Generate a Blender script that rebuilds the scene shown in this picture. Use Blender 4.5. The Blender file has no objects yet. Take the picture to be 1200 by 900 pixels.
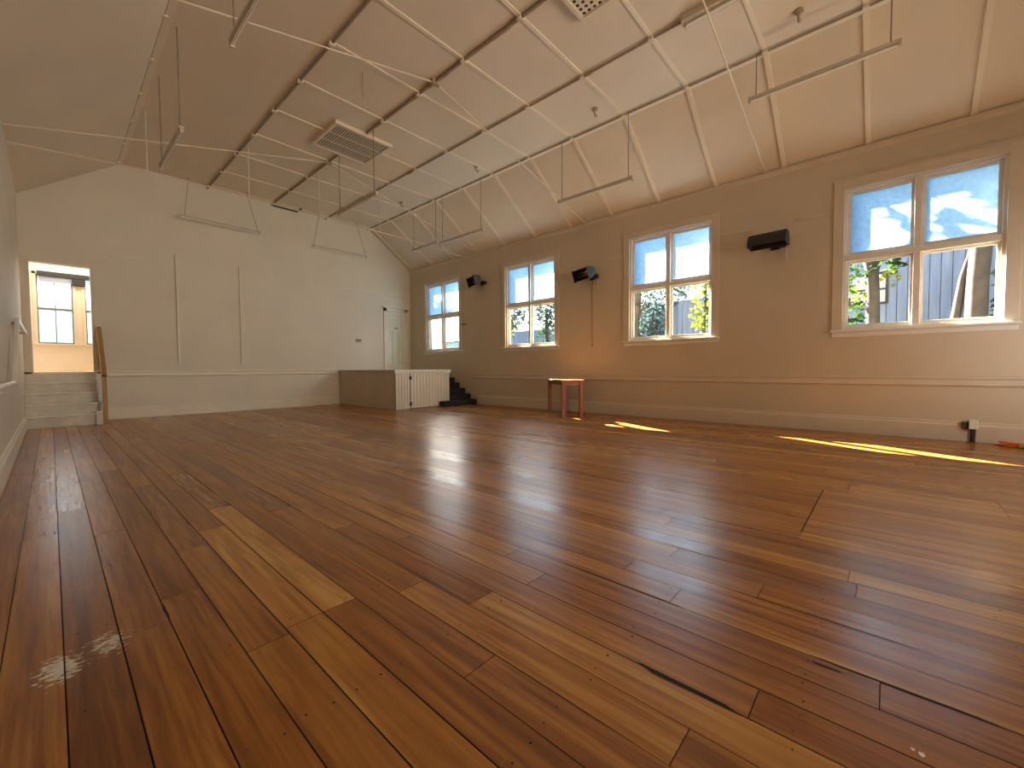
import bpy, bmesh, math, random
from mathutils import Vector, Matrix
random.seed(7)
COL = bpy.context.scene.collection
S = bpy.context.scene

# ------------------------------------------------------------------ room constants (metres)
XL, XR, YF, YB = -0.296, 7.309, 10.711, -4.5
HW, HC, BL, BR = 3.825, 4.748, 0.985, 6.0
RIBS = [-5.35 + 0.935 * k for k in range(18)]

# ------------------------------------------------------------------ materials
def new_mat(name):
    m = bpy.data.materials.new(name); m.use_nodes = True
    nt = m.node_tree; nt.nodes.clear()
    out = nt.nodes.new('ShaderNodeOutputMaterial')
    return m, nt, out

def paint(name, col, rough=0.6, var=0.08, scale=3.0, bump=0.0, bscale=60.0, metal=0.0, spec=0.5):
    m, nt, out = new_mat(name); N = nt.nodes.new; L = nt.links.new
    b = N('ShaderNodeBsdfPrincipled'); tc = N('ShaderNodeTexCoord')
    no = N('ShaderNodeTexNoise'); no.inputs['Scale'].default_value = scale; no.inputs['Detail'].default_value = 5
    r = N('ShaderNodeValToRGB')
    r.color_ramp.elements[0].position = 0.3; r.color_ramp.elements[1].position = 0.72
    r.color_ramp.elements[0].color = [c * (1 - var) for c in col] + [1]
    r.color_ramp.elements[1].color = [min(1, c * (1 + var)) for c in col] + [1]
    L(tc.outputs['Object'], no.inputs['Vector']); L(no.outputs['Fac'], r.inputs['Fac'])
    L(r.outputs['Color'], b.inputs['Base Color'])
    b.inputs['Roughness'].default_value = rough; b.inputs['Metallic'].default_value = metal
    b.inputs['Specular IOR Level'].default_value = spec
    if bump:
        n2 = N('ShaderNodeTexNoise'); n2.inputs['Scale'].default_value = bscale; n2.inputs['Detail'].default_value = 3
        bp = N('ShaderNodeBump'); bp.inputs['Strength'].default_value = bump; bp.inputs['Distance'].default_value = 0.004
        L(tc.outputs['Object'], n2.inputs['Vector']); L(n2.outputs['Fac'], bp.inputs['Height']); L(bp.outputs['Normal'], b.inputs['Normal'])
    L(b.outputs['BSDF'], out.inputs['Surface'])
    return m

def wood(name, c0, c1, axis=2, rough=0.35, scale=7.0):
    m, nt, out = new_mat(name); N = nt.nodes.new; L = nt.links.new
    b = N('ShaderNodeBsdfPrincipled'); tc = N('ShaderNodeTexCoord'); mp = N('ShaderNodeMapping')
    s = [scale * 2.5] * 3; s[axis] = scale * 0.25; mp.inputs['Scale'].default_value = s
    no = N('ShaderNodeTexNoise'); no.inputs['Scale'].default_value = 1.6; no.inputs['Detail'].default_value = 6
    no.inputs['Distortion'].default_value = 0.6
    r = N('ShaderNodeValToRGB'); r.color_ramp.elements[0].position = 0.3; r.color_ramp.elements[1].position = 0.7
    r.color_ramp.elements[0].color = (*c0, 1); r.color_ramp.elements[1].color = (*c1, 1)
    L(tc.outputs['Object'], mp.inputs['Vector']); L(mp.outputs['Vector'], no.inputs['Vector'])
    L(no.outputs['Fac'], r.inputs['Fac']); L(r.outputs['Color'], b.inputs['Base Color'])
    b.inputs['Roughness'].default_value = rough
    L(b.outputs['BSDF'], out.inputs['Surface'])
    return m

def floor_material():
    m, nt, out = new_mat('varnished_floorboards'); N = nt.nodes.new; L = nt.links.new
    b = N('ShaderNodeBsdfPrincipled'); tc = N('ShaderNodeTexCoord')
    at = N('ShaderNodeAttribute'); at.attribute_name = 'plank'
    sp = N('ShaderNodeSeparateColor'); L(at.outputs['Color'], sp.inputs['Color'])
    # offset the grain for each plank
    off = N('ShaderNodeVectorMath'); off.operation = 'MULTIPLY_ADD'
    off.inputs[1].default_value = (31, 47, 17)
    L(at.outputs['Color'], off.inputs[0]); L(tc.outputs['Object'], off.inputs[2])
    mp = N('ShaderNodeMapping'); mp.inputs['Scale'].default_value = (16, 0.8, 1); L(off.outputs[0], mp.inputs['Vector'])
    g = N('ShaderNodeTexNoise'); g.inputs['Scale'].default_value = 1.0; g.inputs['Detail'].default_value = 7
    g.inputs['Roughness'].default_value = 0.62; g.inputs['Distortion'].default_value = 0.9
    L(mp.outputs['Vector'], g.inputs['Vector'])
    # plank tone -> colour
    tone = N('ShaderNodeValToRGB'); cr = tone.color_ramp
    cr.elements[0].position = 0.0; cr.elements[0].color = (0.140, 0.040, 0.005, 1)
    cr.elements[1].position = 1.0; cr.elements[1].color = (0.60, 0.34, 0.085, 1)
    e = cr.elements.new(0.35); e.color = (0.300, 0.108, 0.015, 1)
    e = cr.elements.new(0.65); e.color = (0.43, 0.185, 0.030, 1)
    madd = N('ShaderNodeMath'); madd.operation = 'MULTIPLY_ADD'; madd.inputs[1].default_value = 1.5
    sub = N('ShaderNodeMath'); sub.operation = 'SUBTRACT'; sub.inputs[1].default_value = 0.74
    L(g.outputs['Fac'], madd.inputs[0]); L(sp.outputs['Red'], sub.inputs[0]); L(sub.outputs[0], madd.inputs[2])
    L(madd.outputs[0], tone.inputs['Fac'])
    # fine dark grain streaks
    mp2 = N('ShaderNodeMapping'); mp2.inputs['Scale'].default_value = (55, 2.5, 1); L(off.outputs[0], mp2.inputs['Vector'])
    g2 = N('ShaderNodeTexNoise'); g2.inputs['Scale'].default_value = 1.0; g2.inputs['Detail'].default_value = 4
    L(mp2.outputs['Vector'], g2.inputs['Vector'])
    r2 = N('ShaderNodeValToRGB'); r2.color_ramp.elements[0].position = 0.30; r2.color_ramp.elements[1].position = 0.55
    r2.color_ramp.elements[0].color = (0.68, 0.60, 0.52, 1); r2.color_ramp.elements[1].color = (1, 1, 1, 1)
    L(g2.outputs['Fac'], r2.inputs['Fac'])
    mul = N('ShaderNodeMix'); mul.data_type = 'RGBA'; mul.blend_type = 'MULTIPLY'; mul.inputs[0].default_value = 1
    L(tone.outputs['Color'], mul.inputs[6]); L(r2.outputs['Color'], mul.inputs[7])
    # worn paint splashes at two spots on the boards
    def splash(cx, cy, rx, ry):
        v = N('ShaderNodeVectorMath'); v.operation = 'SUBTRACT'; v.inputs[1].default_value = (cx, cy, 0)
        L(tc.outputs['Object'], v.inputs[0])
        v2 = N('ShaderNodeVectorMath'); v2.operation = 'DIVIDE'; v2.inputs[1].default_value = (rx, ry, 1)
        L(v.outputs[0], v2.inputs[0])
        ln = N('ShaderNodeVectorMath'); ln.operation = 'LENGTH'; L(v2.outputs[0], ln.inputs[0])
        return ln.outputs['Value']
    d1 = splash(-0.010, 1.840, 0.050, 0.085); d2 = splash(0.100, 1.895, 0.075, 0.11)
    mn = N('ShaderNodeMath'); mn.operation = 'MINIMUM'; L(d1, mn.inputs[0])
    ad = N('ShaderNodeMath'); ad.operation = 'ADD'; ad.inputs[1].default_value = 0.38; L(d2, ad.inputs[0]); L(ad.outputs[0], mn.inputs[1])
    pn = N('ShaderNodeTexNoise'); pn.inputs['Scale'].default_value = 95; pn.inputs['Detail'].default_value = 6; pn.inputs['Roughness'].default_value = 0.7
    pmp = N('ShaderNodeMapping'); pmp.inputs['Scale'].default_value = (0.42, 0.75, 1); pmp.inputs['Rotation'].default_value = (0, 0, -0.35)
    L(tc.outputs['Object'], pmp.inputs['Vector']); L(pmp.outputs['Vector'], pn.inputs['Vector'])
    sm = N('ShaderNodeMath'); sm.operation = 'MULTIPLY_ADD'; sm.inputs[1].default_value = 5.0
    L(pn.outputs['Fac'], sm.inputs[0]); L(mn.outputs[0], sm.inputs[2])
    mr = N('ShaderNodeMapRange'); mr.inputs['From Min'].default_value = 3.30; mr.inputs['From Max'].default_value = 3.08
    L(sm.outputs[0], mr.inputs['Value'])
    mx = N('ShaderNodeMix'); mx.data_type = 'RGBA'; mx.inputs[7].default_value = (0.66, 0.62, 0.54, 1)
    L(mr.outputs['Result'], mx.inputs[0]); L(mul.outputs[2], mx.inputs[6])
    L(mx.outputs[2], b.inputs['Base Color'])
    # roughness and a gently uneven varnish
    rr = N('ShaderNodeMapRange'); rr.inputs['To Min'].default_value = 0.25; rr.inputs['To Max'].default_value = 0.32
    L(sp.outputs['Green'], rr.inputs['Value']); L(rr.outputs['Result'], b.inputs['Roughness'])
    b.inputs['Specular IOR Level'].default_value = 0.5; b.inputs['IOR'].default_value = 1.55
    L(b.outputs['BSDF'], out.inputs['Surface'])
    return m

def glass_material():
    m, nt, out = new_mat('clear_glass'); N = nt.nodes.new; L = nt.links.new
    t = N('ShaderNodeBsdfTransparent'); t.inputs['Color'].default_value = (0.66, 0.70, 0.72, 1)
    g = N('ShaderNodeBsdfGlossy'); g.inputs['Roughness'].default_value = 0.03
    mx = N('ShaderNodeMixShader'); mx.inputs[0].default_value = 0.04; L(t.outputs[0], mx.inputs[1]); L(g.outputs[0], mx.inputs[2])
    L(mx.outputs[0], out.inputs['Surface'])
    return m

def film_material():
    # obscured panes: ribbed translucent glass that glows where the sun strikes it
    m, nt, out = new_mat('obscured_glass'); N = nt.nodes.new; L = nt.links.new
    t = N('ShaderNodeBsdfTranslucent'); tc = N('ShaderNodeTexCoord')
    no = N('ShaderNodeTexNoise'); no.inputs['Scale'].default_value = 22; no.inputs['Detail'].default_value = 4
    L(tc.outputs['Object'], no.inputs['Vector'])
    r = N('ShaderNodeValToRGB'); r.color_ramp.elements[0].color = (0.145, 0.29, 0.49, 1); r.color_ramp.elements[1].color = (0.20, 0.36, 0.56, 1)
    r.color_ramp.elements[0].position = 0.3; r.color_ramp.elements[1].position = 0.7
    L(no.outputs['Fac'], r.inputs['Fac']); L(r.outputs['Color'], t.inputs['Color'])
    g = N('ShaderNodeBsdfGlossy'); g.inputs['Roughness'].default_value = 0.2
    mx = N('ShaderNodeMixShader'); mx.inputs[0].default_value = 0.05
    L(t.outputs[0], mx.inputs[1]); L(g.outputs[0], mx.inputs[2]); L(mx.outputs[0], out.inputs['Surface'])
    return m

def leaf_material(name, c0, c1):
    m, nt, out = new_mat(name); N = nt.nodes.new; L = nt.links.new
    d = N('ShaderNodeBsdfDiffuse'); t = N('ShaderNodeBsdfTranslucent'); mx = N('ShaderNodeMixShader'); mx.inputs[0].default_value = 0.4
    tc = N('ShaderNodeTexCoord'); no = N('ShaderNodeTexNoise'); no.inputs['Scale'].default_value = 4
    r = N('ShaderNodeValToRGB'); r.color_ramp.elements[0].color = (*c0, 1); r.color_ramp.elements[1].color = (*c1, 1)
    r.color_ramp.elements[0].position = 0.35; r.color_ramp.elements[1].position = 0.65
    L(tc.outputs['Object'], no.inputs['Vector']); L(no.outputs['Fac'], r.inputs['Fac'])
    L(r.outputs['Color'], d.inputs['Color']); L(r.outputs['Color'], t.inputs['Color'])
    L(d.outputs[0], mx.inputs[1]); L(t.outputs[0], mx.inputs[2]); L(mx.outputs[0], out.inputs['Surface'])
    return m

def cladding_material():
    m, nt, out = new_mat('weathered_cladding'); N = nt.nodes.new; L = nt.links.new
    b = N('ShaderNodeBsdfPrincipled'); tc = N('ShaderNodeTexCoord')
    mp = N('ShaderNodeMapping'); mp.inputs['Scale'].default_value = (7, 7, 0.6); L(tc.outputs['Object'], mp.inputs['Vector'])
    no = N('ShaderNodeTexNoise'); no.inputs['Scale'].default_value = 1.3; no.inputs['Detail'].default_value = 5; L(mp.outputs['Vector'], no.inputs['Vector'])
    r = N('ShaderNodeValToRGB'); r.color_ramp.elements[0].color = (0.13, 0.18, 0.30, 1); r.color_ramp.elements[1].color = (0.23, 0.295, 0.46, 1)
    r.color_ramp.elements[0].position = 0.3; r.color_ramp.elements[1].position = 0.7
    L(no.outputs['Fac'], r.inputs['Fac']); L(r.outputs['Color'], b.inputs['Base Color']); b.inputs['Roughness'].default_value = 0.8
    L(b.outputs['BSDF'], out.inputs['Surface'])
    return m

M = dict(
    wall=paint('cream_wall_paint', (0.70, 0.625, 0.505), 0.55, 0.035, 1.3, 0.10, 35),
    wall_r_dim=paint('window_wall_paint', (0.60, 0.505, 0.375), 0.55, 0.035, 1.3, 0.10, 35),  # cream wall paint with the window wall's dimness put into the colour
    trim_r=paint('window_wall_trim', (0.64, 0.545, 0.42), 0.4, 0.04, 4),  # trim paint darkened to match, the wall's shade put into the colour
    ceil=paint('cream_ceiling_paint', (0.72, 0.61, 0.46), 0.6, 0.03, 1.1, 0.06, 30),
    rib=paint('cover_strip_paint', (0.80, 0.69, 0.53), 0.5, 0.03, 4),
    sashdark=paint('grey_sash_paint', (0.20, 0.18, 0.16), 0.5, 0.05, 5),
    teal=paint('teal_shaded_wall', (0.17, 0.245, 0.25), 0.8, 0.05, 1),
    bright=paint('white_sky_stand_in', (0.85, 0.85, 0.83), 0.8, 0.03, 1),
    trim=paint('cream_gloss_trim', (0.74, 0.655, 0.52), 0.35, 0.04, 4),
    white=paint('white_gloss_paint', (0.80, 0.755, 0.67), 0.3, 0.04, 5),
    sash=paint('white_sash_paint', (0.78, 0.71, 0.61), 0.35, 0.06, 6),
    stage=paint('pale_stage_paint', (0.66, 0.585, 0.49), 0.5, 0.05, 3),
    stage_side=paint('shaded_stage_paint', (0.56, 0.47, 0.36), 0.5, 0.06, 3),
    step=paint('worn_white_step_paint', (0.63, 0.585, 0.50), 0.5, 0.12, 5),
    groove=paint('dark_joint', (0.09, 0.06, 0.04), 0.8, 0.1, 8),
    pipe=paint('brown_conduit_paint', (0.36, 0.26, 0.17), 0.5, 0.1, 8),
    rod=paint('pale_painted_rod', (0.66, 0.55, 0.41), 0.45, 0.05, 8),
    fix=paint('painted_light_casing', (0.56, 0.46, 0.35), 0.45, 0.08, 6),
    tube=paint('unlit_tube_glass', (0.86, 0.82, 0.74), 0.2, 0.02, 4),
    wire=paint('thin_dark_wire', (0.22, 0.16, 0.11), 0.6, 0.1, 9),
    black=paint('black_paint', (0.018, 0.016, 0.016), 0.45, 0.2, 7),
    soft_black=paint('black_carpet_tread', (0.014, 0.013, 0.015), 0.9, 0.3, 12, 0.3, 90),
    copper=paint('copper_reflector', (0.75, 0.34, 0.10), 0.22, 0.1, 6, metal=1.0),
    dull=paint('darkened_reflector', (0.05, 0.035, 0.03), 0.35, 0.2, 6, metal=0.6),  # reflector colour darkened to paint in the dark surroundings it mirrors
    steel=paint('dull_steel', (0.35, 0.33, 0.31), 0.4, 0.1, 8, metal=0.8),
    sub=paint('underfloor_dark', (0.018, 0.011, 0.007), 0.9, 0.2, 5),
    table=wood('red_brown_table_wood', (0.22, 0.052, 0.016), (0.42, 0.125, 0.032), 2, 0.3),
    tabletop=wood('orange_table_top', (0.45, 0.17, 0.05), (0.62, 0.27, 0.09), 0, 0.25),
    rail=wood('honey_handrail_wood', (0.26, 0.13, 0.035), (0.42, 0.23, 0.07), 2, 0.35),
    door=paint('pale_green_door_paint', (0.70, 0.685, 0.555), 0.4, 0.03, 3),
    alcove=paint('warm_alcove_paint', (0.86, 0.74, 0.58), 0.6, 0.03, 2),
    orange=paint('orange_cord_sheath', (0.75, 0.17, 0.03), 0.45, 0.1, 20),
    green=paint('green_plug_plastic', (0.22, 0.34, 0.09), 0.45, 0.1, 12),
    glass=glass_material(), film=film_material(), floor=floor_material(), clad=cladding_material(),
    bark=paint('tree_bark', (0.050, 0.042, 0.038), 0.85, 0.35, 6, 0.5, 14),
    leaf=leaf_material('dark_leaf', (0.02, 0.045, 0.02), (0.05, 0.10, 0.035)),
    leaf_y=leaf_material('bright_leaf', (0.10, 0.15, 0.015), (0.24, 0.27, 0.025)),
    leaf_b=leaf_material('silvery_leaf', (0.045, 0.08, 0.075), (0.13, 0.18, 0.17)),
    grass=paint('lawn', (0.022, 0.038, 0.018), 0.9, 0.3, 5),
    render=paint('pale_far_building', (0.55, 0.60, 0.62), 0.8, 0.05, 2),
    roof=paint('eave_boards', (0.35, 0.33, 0.31), 0.7, 0.08, 3),
    shade=paint('sheer_grey_blind', (0.30, 0.33, 0.38), 0.8, 0.05, 5),
)

# ------------------------------------------------------------------ mesh builder
class MB:
    def __init__(self): self.v = []; self.f = []; self.mi = []; self.smooth = []
    def add(self, vs, fs, mi=0, smooth=False):
        o = len(self.v); self.v += [tuple(p) for p in vs]
        for f in fs: self.f.append([i + o for i in f]); self.mi.append(mi); self.smooth.append(smooth)
        return self
    def box(self, x0, x1, y0, y1, z0, z1, mi=0, mat=None):
        vs = [Vector((x, y, z)) for x in (x0, x1) for y in (y0, y1) for z in (z0, z1)]
        if mat is not None: vs = [mat @ p for p in vs]
        return self.add(vs, [(0, 1, 3, 2), (4, 6, 7, 5), (0, 4, 5, 1), (2, 3, 7, 6), (0, 2, 6, 4), (1, 5, 7, 3)], mi)
    def bar(self, a, b, w, h, up=(0, 0, 1), mi=0):
        a, b = Vector(a), Vector(b); d = (b - a).normalized(); u = Vector(up)
        s = d.cross(u).normalized(); u = s.cross(d).normalized()
        vs = [p + s * (sx * w / 2) + u * (sz * h / 2) for p in (a, b) for sx in (-1, 1) for sz in (-1, 1)]
        return self.add(vs, [(0, 1, 3, 2), (4, 6, 7, 5), (0, 4, 5, 1), (2, 3, 7, 6), (0, 2, 6, 4), (1, 5, 7, 3)], mi)
    def tube(self, pts, r, n=8, mi=0):
        pts = [Vector(p) for p in pts]; rs = r if isinstance(r, (list, tuple)) else [r] * len(pts)
        vs = []; fs = []; prev = None
        for i, p in enumerate(pts):
            d = (pts[min(i + 1, len(pts) - 1)] - pts[max(i - 1, 0)]).normalized()
            if prev is None:
                ref = Vector((0, 0, 1)) if abs(d.z) < 0.9 else Vector((1, 0, 0)); s = d.cross(ref).normalized()
            else: s = (prev - d * prev.dot(d)).normalized()
            prev = s; t = d.cross(s)
            vs += [p + (s * math.cos(2 * math.pi * k / n) + t * math.sin(2 * math.pi * k / n)) * rs[i] for k in range(n)]
        for i in range(len(pts) - 1):
            for k in range(n): fs.append((i * n + k, i * n + (k + 1) % n, (i + 1) * n + (k + 1) % n, (i + 1) * n + k))
        self.add(vs, fs, mi, True)
        self.add(vs[:n], [tuple(range(n))[::-1]], mi); self.add(vs[-n:], [tuple(range(n))], mi)
        return self
    def prism(self, prof, a, b, ex, ey, mi=0):      # profile (2-D) swept from a to b
        a, b, ex, ey = Vector(a), Vector(b), Vector(ex), Vector(ey); n = len(prof)
        vs = [p + ex * q[0] + ey * q[1] for p in (a, b) for q in prof]
        fs = [(i, (i + 1) % n, n + (i + 1) % n, n + i) for i in range(n)] + [tuple(range(n))[::-1], tuple(range(n, 2 * n))]
        return self.add(vs, fs, mi)
    def build(self, name, mats, parent=None, bevel=0.0):
        me = bpy.data.meshes.new(name); o = bpy.data.objects.new(name, me); COL.objects.link(o)
        off = Vector((0, 0, 0))
        if parent is not None:
            o.parent = parent; q = parent
            while q is not None: off += Vector(q.location); q = q.parent
        me.from_pydata([Vector(p) - off for p in self.v], [], self.f)
        for mt in (mats if isinstance(mats, (list, tuple)) else [mats]): me.materials.append(mt)
        me.polygons.foreach_set('material_index', self.mi); me.polygons.foreach_set('use_smooth', self.smooth)
        bm = bmesh.new(); bm.from_mesh(me); bmesh.ops.recalc_face_normals(bm, faces=bm.faces); bm.to_mesh(me); bm.free()
        if bevel:
            md = o.modifiers.new('edge', 'BEVEL'); md.width = bevel; md.segments = 2; md.limit_method = 'ANGLE'
        return o

def tag(o, label=None, cat=None, group=None, kind=None):
    if label: o['label'] = label
    if cat: o['category'] = cat
    if group: o['group'] = group
    if kind: o['kind'] = kind
    return o
def empty(name, loc, label=None, cat=None, group=None, kind=None):
    o = bpy.data.objects.new(name, None); COL.objects.link(o); o.location = loc; o.empty_display_size = 0.1
    return tag(o, label, cat, group, kind)
def struct(o, label=None, cat=None): return tag(o, label, cat, None, 'structure')
def copy_tree(o, parent=None):
    c = o.copy(); COL.objects.link(c)
    if parent is not None: c.parent = parent
    for ch in list(o.children): copy_tree(ch, c)
    return c

# ================================================================== FLOOR
W = 0.13
tones = {}
def make_floor():
    mb = MB(); cols = []
    rnd = random.Random(21)
    k0 = int(math.floor(XL / W)) - 1; k1 = int(XR / W) + 1
    # explicit runs: row -> [(y_start, y_end, tone)], from the boards near the camera
    fixed = {
        5: [(1.54, 3.24, 0.78), (0.3, 1.54, 0.34), (3.24, 4.6, 0.36)],
        4: [(1.54, 2.84, 0.72), (0.2, 1.54, 0.58), (2.84, 4.0, 0.28)],
        8: [(-0.6, 1.17, 0.76), (1.17, 2.3, 0.30)],
        7: [(0.35, 1.45, 0.66), (1.45, 2.9, 0.44), (-0.9, 0.35, 0.38)],
        6: [(0.9, 3.4, 0.36), (-0.6, 0.9, 0.40)],
        3: [(1.5, 2.6, 0.42), (0.2, 1.5, 0.52), (2.6, 4.3, 0.30)],
        2: [(0.2, 2.1, 0.40), (2.1, 5.2, 0.24)],
        1: [(0.2, 1.9, 0.36), (1.9, 3.2, 0.30), (3.2, 6.2, 0.38)],
        0: [(0.0, 3.9, 0.12), (3.9, 7.0, 0.50)],
        -1: [(-0.3, 3.4, 0.46), (3.4, 6.5, 0.42)],
        -2: [(0.0, 4.42, 0.40), (4.42, 7.5, 0.34)],
        9: [(0.25, 1.9, 0.48), (-1, 0.25, 0.36)],
        10: [(1.1, 2.2, 0.62), (-0.4, 1.1, 0.34)],
        11: [(0.0, 1.35, 0.45), (1.35, 3.4, 0.62)],
    }
    for k in range(20, 36):
        a = rnd.uniform(1.6, 3.0)
        if 20 <= k <= 28: fixed[k] = [(-0.335 - 1.6, 0.335, rnd.uniform(.45, .78)), (0.335, 0.335 + a, rnd.uniform(.25, .5))]
        elif 29 <= k <= 31: fixed[k] = [(-0.55, 0.20, 0.62), (0.20, 2.0, rnd.uniform(.4, .6)), (-2.3, -0.55, rnd.uniform(.4, .7))]
    for k in range(k0, k1):
        xa, xb = max(k * W, XL - 0.05), min((k + 1) * W, XR + 0.05)
        if xb - xa < 0.01: continue
        runs = list(fixed.get(k, []))
        if runs:
            lo = min(r[0] for r in runs); hi = max(r[1] for r in runs)
        else:
            lo = hi = rnd.uniform(-0.5, 1.5)
        y = hi
        while y < YF + 0.03:
            L_ = rnd.uniform(2.2, 5.2); runs.append((y, min(y + L_, YF + 0.05), min(1, max(0, rnd.gauss(0.45, 0.125))))); y += L_
        y = lo
        while y > YB:
            L_ = rnd.uniform(2.2, 5.2); runs.append((max(y - L_, YB - .02), y, min(1, max(0, rnd.gauss(0.45, 0.125))))); y -= L_
        g = rnd.choice([0.0008, 0.0011, 0.0015, 0.0021])
        if k in (8,): g = 0.0014
        for (ya, yb, t) in runs:
            tilt = rnd.uniform(-0.0001, 0.0001); t2 = 0.0
            e = 0.0013
            if k in (21, 22, 23, 24, 25, 26, 27, 28) and abs(ya - 0.335) < 1e-6: e = 0.005
            p = [(xa + g, ya + e, tilt), (xb - g, ya + e, -tilt), (xb - g, yb - e, -tilt + t2), (xa + g, yb - e, tilt + t2)]
            mb.add(p, [(0, 1, 2, 3)], 0); cols.append((t, rnd.random(), rnd.random()))
    # open cracks between boards (dark slivers lying in the joints) and nail heads
    def sliver(x, ya, yb, w):
        mb.add([(x - w * .2, ya, .0012), (x + w / 2, ya + (yb - ya) * .15, .0012), (x + w * .4, yb, .0012), (x - w / 2, yb - (yb - ya) * .2, .0012)], [(0, 1, 2, 3)], 1); cols.append((0, 0, 0))
    for s in [(1.17, 0.26, 0.56, 0.019), (1.56, 0.54, 1.10, 0.008), (1.56, -0.25, 0.17, 0.010), (1.53, 0.08, 0.16, .008), (0.26, 1.92, 2.05, 0.010), (1.04, 2.6, 3.7, .005),
              (0.78, 3.6, 4.7, .006), (0.0, 4.7, 5.4, .005), (2.08, .2, .9, .004), (1.82, -.1, .5, .004), (0.39, .9, 2.6, .003), (.52, .9, 2.7, .0035), (.65, 1.0, 2.4, .0035), (.91, .4, 1.9, .003)]: sliver(*s)
    for k in range(0, 40):
        for j in range(-2, 12):
            for dx in (-0.036, 0.036):
                if rnd.random() < 0.75:
                    cx = (k + .5) * W + dx + rnd.uniform(-.008, .008); cy = 0.16 + j * 0.47 + rnd.uniform(-.014, .014); r = rnd.uniform(.0024, .0042)
                    mb.add([(cx + r * math.cos(a * math.pi / 3), cy + r * math.sin(a * math.pi / 3), .0014) for a in range(6)], [tuple(range(6))], 1); cols.append((0, 0, 0))
    # the worn chip of bare pale wood and dents
    for (cx, cy, r) in [(1.325, -0.075, .006), (1.33, -.06, .004)]:
        mb.add([(cx + r * math.cos(a * math.pi / 4) * (1.6 if a % 3 else 1), cy + r * math.sin(a * math.pi / 4), .0014) for a in range(8)], [tuple(range(8))], 2); cols.append((1, 1, 1))
    mb.add([(XL - .05, YB - .05, -.006), (XR + .05, YB - .05, -.006), (XR + .05, YF + .05, -.006), (XL - .05, YF + .05, -.006)], [(0, 1, 2, 3)], 1); cols.append((0, 0, 0))
    o = mb.build('floor', [M['floor'], M['sub'], M['white']])
    at = o.data.color_attributes.new('plank', 'FLOAT_COLOR', 'CORNER')
    for p in o.data.polygons:
        for li in p.loop_indices: at.data[li].color = (*cols[p.index], 1)
    # every face looks up
    bm = bmesh.new(); bm.from_mesh(o.data)
    for f in bm.faces:
        if f.normal.z < 0: f.normal_flip()
    bm.to_mesh(o.data); bm.free()
    return o
struct(make_floor(), 'varnished reddish timber floorboards of the hall', 'floor')

# ================================================================== WALLS
WINS = [(9.205, 1), (6.075, 2), (2.905, 3), (-0.235, 4), (-3.38, 0), ]
HWID = 0.735                     # half width of a window opening
WZ0, WZ1 = 1.405, 3.305
TH = 0.21
def wall_right():
    mb = MB(); x0, x1 = XR, XR + TH
    ys = sorted([(c - HWID, c + HWID) for c, _ in WINS])
    mb.box(x0, x1, YB, YF + .15, -0.3, WZ0); mb.box(x0, x1, YB, YF + .15, WZ1, HW + .12)
    y = YB
    for a, b in ys: mb.box(x0, x1, y, a, WZ0, WZ1); y = b
    mb.box(x0, x1, y, YF + .15, WZ0, WZ1)
    return mb.build('wall_right', M['wall_r_dim'])
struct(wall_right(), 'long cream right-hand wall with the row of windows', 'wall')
mb = MB(); mb.box(XL - .15, XL, YB, YF + .15, -.3, HW + .12); struct(mb.build('wall_left', M['wall']), 'cream left-hand wall at the edge of the picture', 'wall')
DX0, DX1, DZ0, DZ1 = -0.212, 0.548, 0.885, 2.772
mb = MB()
mb.box(XL, DX0, YF, YF + .15, -.3, HC + .1); mb.box(DX1, XR, YF, YF + .15, -.3, HC + .1)
mb.box(DX0, DX1, YF, YF + .15, -.3, DZ0 - .03); mb.box(DX0, DX1, YF, YF + .15, DZ1, HC + .1)
struct(mb.build('wall_far', M['wall']), 'wide cream end wall behind the steps and the low stage', 'wall')
mb = MB(); mb.box(XL, XR, YB - .15, YB, -.3, HC + .1); struct(mb.build('wall_back', M['wall']), 'cream wall behind the camera', 'wall')

# ceiling: flat middle with a slope down to each side wall
mb = MB(); t = .10
prof = [(XL - .12, HW - .086), (XL, HW), (BL, HC), (BR, HC), (XR, HW), (XR + .12, HW - .086), (XR + .12, HW + .1), (BR + .05, HC + t), (BL - .05, HC + t), (XL - .12, HW + .1)]
def sheet(mb, pr, y0, y1, th):
    n = len(pr); vs = [(x, y, z) for y in (y0, y1) for x, z in pr] + [(x, y, z + th) for y in (y0, y1) for x, z in pr]
    fs = []
    for i in range(n - 1):
        fs += [(i, i + 1, n + i + 1, n + i), (2 * n + i, 3 * n + i, 3 * n + i + 1, 2 * n + i + 1)]
        for s in (0, n): fs.append((s + i, 2 * n + s + i, 2 * n + s + i + 1, s + i + 1))
    fs += [(0, n, 3 * n, 2 * n), (n - 1, 3 * n - 1, 4 * n - 1, 2 * n - 1)]
    mb.add(vs, fs)
sheet(mb, [(XL - .1, HW - .07), (BL, HC), (BR, HC), (XR + .1, HW - .07)], YB - .1, YF + .1, .1)
ceil = struct(mb.build('ceiling', M['ceil']), 'cream panelled ceiling with sloping sides', 'ceiling')
sl = Vector((XR - BR, 0, HW - HC)).normalized(); nr = Vector((-sl.z, 0, sl.x)) * -1   # slope direction, right side (normal pointing into the room)
nr = Vector((sl.z, 0, -sl.x)); nl = Vector((-nr.x, 0, nr.z))
for y in RIBS:
    a, b = Vector((BR, y, HC)) + nr * .010, Vector((XR, y, HW)) + nr * .010
    MB().bar(a, b, .055, .024, nr).build('cover_strip', M['rib'], ceil)
    MB().box(2.36, BR, y - .022, y + .022, HC - .012, HC + .001).build('cover_strip', M['rib'], ceil)
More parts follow.
